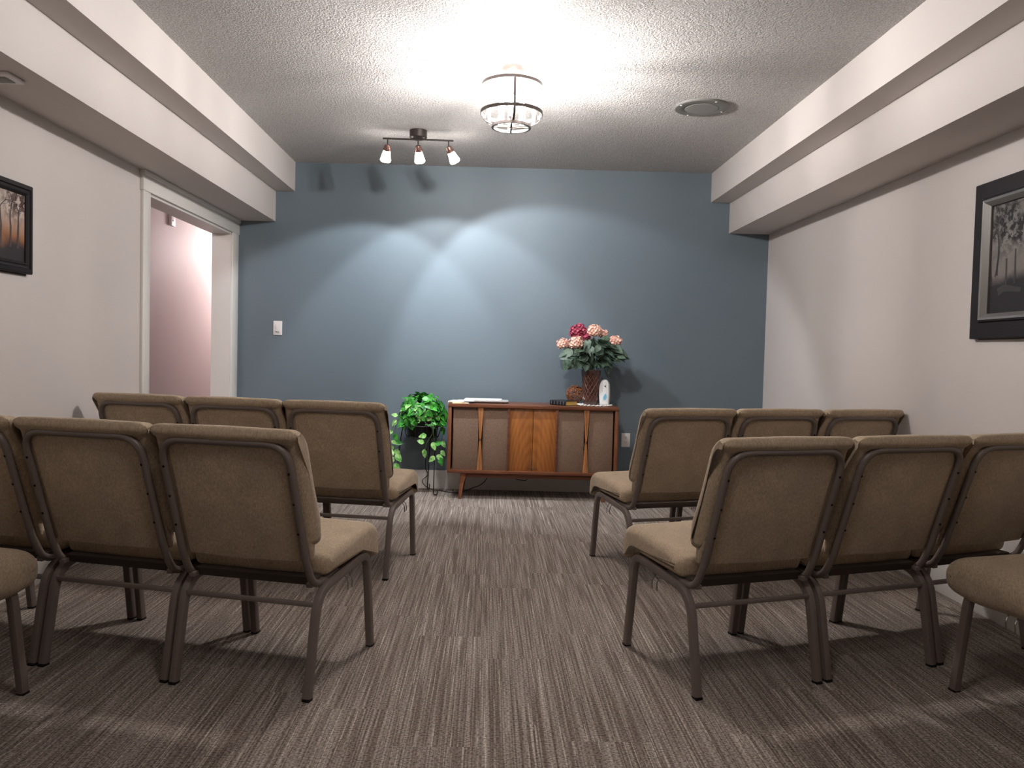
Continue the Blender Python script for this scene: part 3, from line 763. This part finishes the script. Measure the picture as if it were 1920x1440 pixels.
# trailing vines
def pix(u, v, off):                                     # point at pixel (u, v), `off` in front of the blue wall
    X = -.515+(u-795)*.00418; return Vector((X, Yw(X)-off, .445+(821-v)*.0042))-PO
vines = [
 ([(803, 790), (816, 797), (818, 808), (806, 826), (803, 848)], .40, [(806, 812, -14, 3, 1), (802, 826, -12, -4, 1), (803, 838, 0, 16, 1)]),
 ([(818, 792), (820, 815), (822, 835), (818, 850)], .42, [(818, 824, 5, 14, 1), (822, 828, 13, -4, 0), (822, 850, -9, 10, 1), (826, 848, 12, 8, 1), (832, 852, 4, 14, 0)]),
 ([(826, 770), (832, 785), (834, 810), (830, 845), (832, 860)], .22, [(829, 776, 10, 10, 0), (832, 800, 4, 14, 0), (833, 826, 5, 12, 1), (831, 845, 8, 10, 1), (829, 790, 8, 8, 1)]),
 ([(757, 780), (748, 788), (745, 806), (744, 830), (748, 850), (746, 875)], .34, [(748, 786, -8, 12, 1), (750, 778, -11, -2, 1), (742, 808, -9, 2, 1), (744, 812, 6, 12, 0), (746, 828, 14, 2, 0), (744, 836, -10, 6, 1), (746, 842, 10, 10, 1), (748, 850, 10, 14, 1), (744, 856, -8, 12, 1), (746, 868, 9, 12, 1), (742, 862, -10, 8, 0), (744, 874, -6, 12, 1)]),
 ([(752, 786), (740, 800), (736, 830), (738, 860)], .38, [(738, 806, -7, 10, 1), (736, 826, -8, 10, 1), (737, 842, 9, 8, 1), (736, 856, -6, 12, 0), (741, 824, 9, 6, 1)]),
]
for path, off, lvs in vines:
    pts = [pix(u, v, off) for u, v in path]
    if path[0][0] in (803, 818): pts = [Vector((pts[0].x*.7, -.10, .14))]+pts
    obj('vine', tube(fillet(pts, .04, 5), .0022, 5), M['stem'], pt, 60)
    bm = new()
    for u, v, du, dv, pl_ in lvs:
        d = Vector((du, rnd.uniform(-5, 0), -dv)); L = max(.05, d.length*.0046)
        add_leaf(bm, pix(u, v, off+.004), d, (rnd.gauss(0, .3), -1, .35), L, L*.66, curl=.15, fold=.2, mi=pl_)
    obj('vine_leaves', bm, None, pt, 30, mats=[M['leaf_ivy'], M['leaf_pale']])

# ------------------------------------------------------------------ cords
def wallpt(u_x, off, z): return Vector((u_x, Yw(u_x)-off, z))
c1 = tube(fillet([wallpt(-.50, .02, .34), wallpt(-.50, .03, .16), wallpt(-.47, .04, .12), wallpt(-.53, .05, .07), wallpt(-.50, .07, .03), wallpt(-.44, .10, .006), wallpt(-.36, .14, .005), wallpt(-.27, .22, .005), wallpt(-.20, .20, .006)], .04, 6), .003, 6)
tag(obj('cable', c1, M['black_plastic'], None, 60), 'thin black cord curling down the baseboard behind the plant stand', 'cord')
c2 = tube(fillet([wallpt(-.10, .10, .20), wallpt(-.16, .12, .12), wallpt(-.22, .22, .03), wallpt(-.19, .30, .02), wallpt(-.12, .30, .055), wallpt(-.02, .26, .085), wallpt(.05, .20, .20)], .05, 6), .0032, 6)
tag(obj('cable', c2, M['black_plastic'], None, 60), 'black cord hanging in a curve beneath the left end of the console', 'cord')
c3 = tube(fillet([wallpt(.20, .22, .203), wallpt(.24, .22, .125), wallpt(.33, .22, .118), wallpt(.345, .22, .203)], .02, 5), .003, 6)
tag(obj('cable', c3, M['black_plastic'], None, 60), 'black wire loop hanging under the middle of the console', 'cord')

# ------------------------------------------------------------------ wall plates
def plate_at(name, label, x, z):
    return thing(name, label, 'light switch' if name == 'light_switch' else 'power outlet', (x, Yw(x), z), BA)
sw = plate_at('light_switch', 'white rocker light switch on the blue wall right of the doorway', -1.743, 1.297)
obj('plate', box(-.0365, .0365, -.006, 0, -.058, .058, bev=.002), M['white_plastic'], sw)
obj('rocker', box(-.0165, .0165, -.010, -.005, -.033, .034, bev=.0015), M['white_plastic'], sw)
obj('indicator_slot', box(-.016, .014, -.0108, -.009, -.0345, -.0300), M['slot'], sw)
ou = plate_at('power_outlet', 'white duplex power outlet on the blue wall right of the console', 1.153, .442)
obj('plate', box(-.0355, .0355, -.006, 0, -.058, .058, bev=.002), M['white_plastic'], ou)
obj('receptacle', box(-.0165, .0165, -.009, -.005, -.0335, .0335, bev=.0015), M['white_plastic'], ou)
for zc in (-.018, .018):
    for xx in (-.006, .006): obj('slot', box(xx-.0012, xx+.0012, -.0096, -.008, zc+.001, zc+.009), M['slot'], ou)
    obj('slot', lathe([(0, 0), (.0028, 0), (.0028, .001), (0, .001)], 10, (0, -.0086, zc-.006), (0, -1, 0)), M['slot'], ou)

# ------------------------------------------------------------------ pictures
def make_picture_mat(name, sky, mid, ground, trunk, seed, horizon):
    m = mat(name, sky, .45, spec=.15); t = NT(m)
    tc = t.node('ShaderNodeTexCoord'); sp = t.node('ShaderNodeSeparateXYZ'); t.link(tc.outputs['Object'], sp.inputs[0]); Z = sp.outputs[2]
    n = t.noise(tc.outputs['Object'], 6+seed, 4)
    zz = t.math('ADD', Z, t.math('MULTIPLY', t.math('SUBTRACT', n, .5), .10))
    mr = t.node('ShaderNodeMapRange'); mr.inputs[1].default_value = horizon-.3; mr.inputs[2].default_value = horizon+.3; t.link(zz, mr.inputs[0])
    c = t.ramp(mr.outputs[0], [(0, tuple(g*.8 for g in ground)), (.46, ground), (.54, mid), (.75, sky), (1.0, tuple(s*.8 for s in sky))])
    lea = t.noise(tc.outputs['Object'], 34, 5, .75)
    sel = t.math('MULTIPLY', t.ramp(lea, [(.46, (0, 0, 0)), (.52, (1, 1, 1))]), t.ramp(mr.outputs[0], [(.60, (0, 0, 0)), (.80, (1, 1, 1))]))
    big = t.ramp(t.noise(tc.outputs['Object'], 5.0, 2), [(.42, (0, 0, 0)), (.56, (1, 1, 1))])
    c = t.mix(t.math('MULTIPLY', sel, big), c, trunk)
    t.color(c); return m
M['art_r'] = make_picture_mat('misty_field_print', (.20, .185, .175), (.17, .15, .14), (.028, .025, .028), (.022, .020, .020), 0, -.09)
M['art_l'] = make_picture_mat('autumn_wood_print', (.50, .42, .37), (.30, .13, .06), (.035, .028, .03), (.06, .025, .02), 2, -.07)
M['trunk'] = mat('printed_trunk', (.028, .022, .022), .4)
M['trunk_l'] = mat('printed_bare_trunk', (.050, .028, .024), .4)
M['pewter'] = mat('pewter_bevel', (.22, .21, .205), .3, .4)
def add_flat(bm, pts, w0, w1, x, th=.0006):
    """flat tapering stroke in the picture plane (local y, z)"""
    n = len(pts)
    A, B = [], []
    for i, (y, z) in enumerate(pts):
        a = Vector(pts[max(i-1, 0)]); b = Vector(pts[min(i+1, n-1)]); d = (b-a).normalized(); s = Vector((-d.y, d.x)); wd = w0+(w1-w0)*i/(n-1)
        A.append(bm.verts.new((x, y+s.x*wd, z+s.y*wd))); B.append(bm.verts.new((x, y-s.x*wd, z-s.y*wd)))
    for i in range(n-1): bm.faces.new((A[i], A[i+1], B[i+1], B[i])).material_index = 1
def branch(bm, y, z, ang, L, w, x, depth, rnd, lim):
    pts = [(y, z)]
    for k in range(4):
        ang += rnd.gauss(0, .16); y += math.cos(ang)*L/4; z += math.sin(ang)*L/4
        y = max(lim[0], min(lim[1], y)); z = min(lim[2], z); pts.append((y, z))
    add_flat(bm, pts, w, w*.55, x)
    if depth: 
        for s in (-1, 1): branch(bm, y, z, ang+s*rnd.uniform(.25, .6), L*.72, w*.55, x, depth-1, rnd, lim)
def frame_bm(w, h, fw, depth, prof, sgn):
    """mitred picture frame in the local yz plane, front towards sgn*x; prof = [(inset fraction, height)]"""
    bm = new(); rings = []
    for ins, hh in prof:
        a, b = w/2-ins, h/2-ins; rings.append([bm.verts.new((sgn*hh, y, z)) for y, z in ((-a, -b), (a, -b), (a, b), (-a, b))])
    for A, B in zip(rings, rings[1:]):
        for k in range(4): bm.faces.new((A[k], A[(k+1) % 4], B[(k+1) % 4], B[k]))
    return bm
# right hand picture: wide flat black outer frame, pewter bevel
pw, ph = 1.00, .712
pr = thing('framed_picture', 'large black framed print of misty trees and fence posts on the right wall', 'picture', (XR-.012, 3.700-pw/2, 1.612), math.radians(-1.0))
obj('frame', frame_bm(pw, ph, .1, .03, [(0, 0), (0, .022), (.004, .026), (.072, .026), (.078, .034), (.084, .034), (.088, 0)], -1), M['black_gloss'], pr, None)
obj('inner_frame', frame_bm(pw-.158, ph-.158, .03, .03, [(0, .026), (.006, .040), (.016, .038), (.034, .016), (.034, .0)], -1), M['pewter'], pr, None)
bm = box(-.008, -.003, -pw/2+.10, pw/2-.10, -ph/2+.10, ph/2-.10); rnd = random.Random(21); lim = (-pw/2+.115, pw/2-.115, ph/2-.115)
yy = pw/2-.115
branch(bm, yy-.050, -.075, PI/2+.05-.25, .17, .006, -.0086, 4, rnd, lim); branch(bm, yy-.012, -.12, PI/2-.05, .22, .008, -.0086, 3, rnd, lim)
branch(bm, yy-.035, -.08, PI/2+.1, .2, .005, -.0086, 4, rnd, lim)
for y_, z0, z1 in ((yy-.115, -.135, -.005), (yy-.175, -.12, .03), (yy-.30, -.12, -.02), (yy-.42, -.13, .0)):
    add_flat(bm, [(y_, z0), (y_, (z0+z1)/2), (y_+.002, z1)], .0055, .005, -.0086)
add_flat(bm, [(yy-.06, -.15), (yy-.10, -.135), (yy-.15, -.14), (yy-.22, -.15)], .018, .010, -.0085)
obj('print', bm, None, pr, None, mats=[M['art_r'], M['trunk']])
obj('backing', box(.0, .010, -pw/2+.03, pw/2-.03, -ph/2-.004, ph/2-.03), M['board'], pr, None)
# left hand picture
pw, ph = .52, .392
pl2 = thing('framed_picture', 'small black framed print of bare autumn trees on the left wall', 'picture', (XL+.010, 3.685-pw/2, 1.628), math.radians(.6))
obj('frame', frame_bm(pw, ph, .05, .03, [(0, 0), (0, .016), (.006, .022), (.020, .024), (.024, .017), (.034, .016), (.040, .020), (.048, .014), (.052, 0)], 1), M['black_gloss'], pl2, None)
bm = box(.004, .009, -pw/2+.05, pw/2-.05, -ph/2+.05, ph/2-.05); lim = (-pw/2+.055, pw/2-.055, ph/2-.055); rnd = random.Random(4); yy = pw/2-.055
for dy, a, w in ((.045, 1.5, .007), (.10, 1.75, .006), (.17, 1.6, .006), (.27, 1.5, .008), (.36, 1.6, .006)):
    add_flat(bm, [(yy-dy, -.09), (yy-dy, -.05), (yy-dy+.002, .0)], w*1.1, w, .0097); branch(bm, yy-dy+.002, .0, a, .07, w, .0097, 4, rnd, lim)
obj('print', bm, None, pl2, None, mats=[M['art_l'], M['trunk_l']])
obj('backing', box(-.010, .0, -pw/2+.02, pw/2-.02, -ph/2-.006, ph/2-.02), M['board'], pl2, None)

# ------------------------------------------------------------------ ceiling things
sp_ = thing('ceiling_speaker', 'round grey ceiling cover with four screws right of the caged lamp', 'ceiling cover', (1.252, 4.870, ZC))
obj('flange', lathe([(.165, 0), (.165, -.005), (.158, -.010), (.108, -.012), (.104, -.0105), (0, -.0105)], 56), M['grey_plastic'], sp_, 30)
obj('grille', lathe([(.100, -.0100), (.098, -.0120), (0, -.0120)], 48), M['grey_plastic2'], sp_, 30)
for k in range(4):
    a = math.radians(20+90*k)
    obj('screw', lathe([(0, -.013), (.006, -.0125), (.007, -.010), (.007, -.008)], 10, (.145*math.cos(a), .145*math.sin(a), 0)), M['white_plastic'], sp_, 40)
vt = thing('ceiling_sensor', 'small white square vent plate under the left boxed beam', 'vent', (-1.935, 3.235, Z2))
obj('plate', box(-.06, .06, -.06, .06, -.014, 0, bev=.005), M['white_plastic'], vt)
obj('grille', box(-.035, .035, -.035, .035, -.017, -.012, bev=.002), M['grey_plastic2'], vt)

# caged ceiling lamp
LX, LY = .090, 4.32
la = thing('ceiling_lamp', 'taupe metal cage ceiling lamp with clear glass and three lit bulbs', 'ceiling lamp', (LX, LY, ZC))
def zz(z): return z-ZC
obj('canopy', lathe([(0, zz(2.618)), (.040, zz(2.618)), (.056, zz(2.624)), (.062, zz(2.634)), (.064, 0)], 36), M['taupe_metal'], la, 30)
for k in range(3):
    a = math.radians(90+120*k); c, s = math.cos(a), math.sin(a)
    pts = [(c*.036, s*.036, zz(2.622)), (c*.036, s*.036, zz(2.578)), (c*.048, s*.048, zz(2.548)), (c*.09, s*.09, zz(2.530)), (c*.13, s*.13, zz(2.545)), (c*.152, s*.152, zz(2.558))]
    obj('arm', tube(fillet(pts, .02, 5), .0035, 6), M['taupe_metal'], la, 60)
obj('finial', lathe([(0, zz(2.607)), (.006, zz(2.610)), (.009, zz(2.616)), (.004, zz(2.622))], 12), M['taupe_metal'], la, 40)
obj('hoop', ring(.160, .0022, zz(2.560), h=.0085), M['taupe_metal'], la, 30)
obj('hoop', ring(.164, .0022, zz(2.414), h=.0085), M['taupe_metal'], la, 30)
obj('hoop', ring(.100, .0060, zz(2.343), h=.0075), M['taupe_metal'], la, 30)
for k in range(4):
    a = math.radians(4+90*k); c, s = math.cos(a), math.sin(a)
    pts = [(c*.156, s*.156, zz(2.566)), (c*.156, s*.156, zz(2.410)), (c*.150, s*.150, zz(2.372)), (c*.098, s*.098, zz(2.348))]
    obj('strap', tube(fillet(pts, [0, .02, .02, 0], 6), 1, section=[(-.006, -.0018), (.006, -.0018), (.006, .0018), (-.006, .0018)], up=(-s, c, 0)), M['taupe_metal'], la, 40)
bm = box(-.1, .1, -.005, .005, zz(2.338), zz(2.343)); add_box(bm, -.005, .005, -.1, .1, zz(2.338), zz(2.343)); add_lathe(bm, [(0, zz(2.322)), (.006, zz(2.326)), (.008, zz(2.345)), (.003, zz(2.36)), (.003, zz(2.372)), (0, zz(2.372))], 12)
obj('cross_bar', bm, M['taupe_metal'], la, 30)
obj('glass_cylinder', lathe([(.140, zz(2.372)), (.140, zz(2.535))], 48), M['glass'], la, 60)
for k in range(3):
    a = math.radians(-92+120*k); c, s = math.cos(a)*.062, math.sin(a)*.062
    sk = obj('socket', lathe([(0, zz(2.352)), (.004, zz(2.355)), (.006, zz(2.368)), (.015, zz(2.374)), (.017, zz(2.380)), (.0145, zz(2.384)), (.0145, zz(2.424)), (0, zz(2.424))], 18, (c, s, 0)), M['candle'], la, 40)
    obj('bulb', lathe([(.010, zz(2.4245)), (.013, zz(2.432)), (.019, zz(2.448)), (.017, zz(2.470)), (.009, zz(2.492)), (0, zz(2.502))], 16, (c, s, 0)), M['bulb'], sk, 60)
    obj('socket_arm', tube([(c, s, zz(2.356)), (c*.2, s*.2, zz(2.348)), (0, 0, zz(2.346))], .0035, 6), M['taupe_metal'], la, 60)

# three-headed spot rail
TX, TY = -.523, 5.60
tr = thing('track_light', 'dark bronze rail light with three lit frosted glass heads near the blue wall', 'ceiling lamp', (TX, TY, ZC))
obj('canopy', lathe([(0, -.058), (.050, -.058), (.054, -.052), (.060, -.048), (.060, 0)], 36), M['bronze'], tr, 30)
obj('rail', tube([(-.243, 0, -.061), (.243, 0, -.061)], .0065, 8), M['bronze'], tr, 50)
for dx, ax3 in ((-.209, (-0.190, 0.495, -0.848)), (0, (0.087, 0.552, -0.829)), (.210, (0.422, 0.485, -0.766))):
    a3 = Vector(ax3).normalized(); h0 = Vector((dx, 0, -.108))
    hd = obj('lamp_head', lathe([(0, -.006), (.017, -.005), (.021, .006), (.022, .020), (.026, .021), (.027, .034), (.023, .036), (0, .036)], 24, h0, a3), M['copper'], tr, 40)
    obj('drop_rod', tube([(dx, 0, -.061), (dx, 0, -.108)], .005, 8), M['bronze'], hd, 60)
    obj('glass_shade', lathe([(.0225, .036), (.037, .104), (.034, .112), (.0, .113)], 24, h0, a3), M['frost'], hd, 60)
    p3 = Vector((TX, TY, ZC))+h0+a3*.125
    far = dx > .1                                       # the right head throws across the wall
    L = lamp('track_head_light', 'SPOT', p3, SPOT_W*(1.25 if far else .95), (.90, .95, 1), shadow_soft_size=.016, spot_size=math.radians(96 if far else 92), spot_blend=.26)
    L.rotation_euler = a3.to_track_quat('-Z', 'Y').to_euler()

# hall sensor seen through the doorway
hs = thing('wall_sensor', 'small white box high on the hall wall, seen through the doorway', 'sensor', (HX, 8.12, 2.375))
obj('housing', box(0, .03, -.055, .055, -.055, .055, bev=.005), M['white_plastic'], hs)
obj('button', lathe([(0, 0), (.007, 0), (.007, .004), (0, .004)], 12, (.03, -.01, -.004), (1, 0, 0)), M['grey_plastic'], hs, 40)
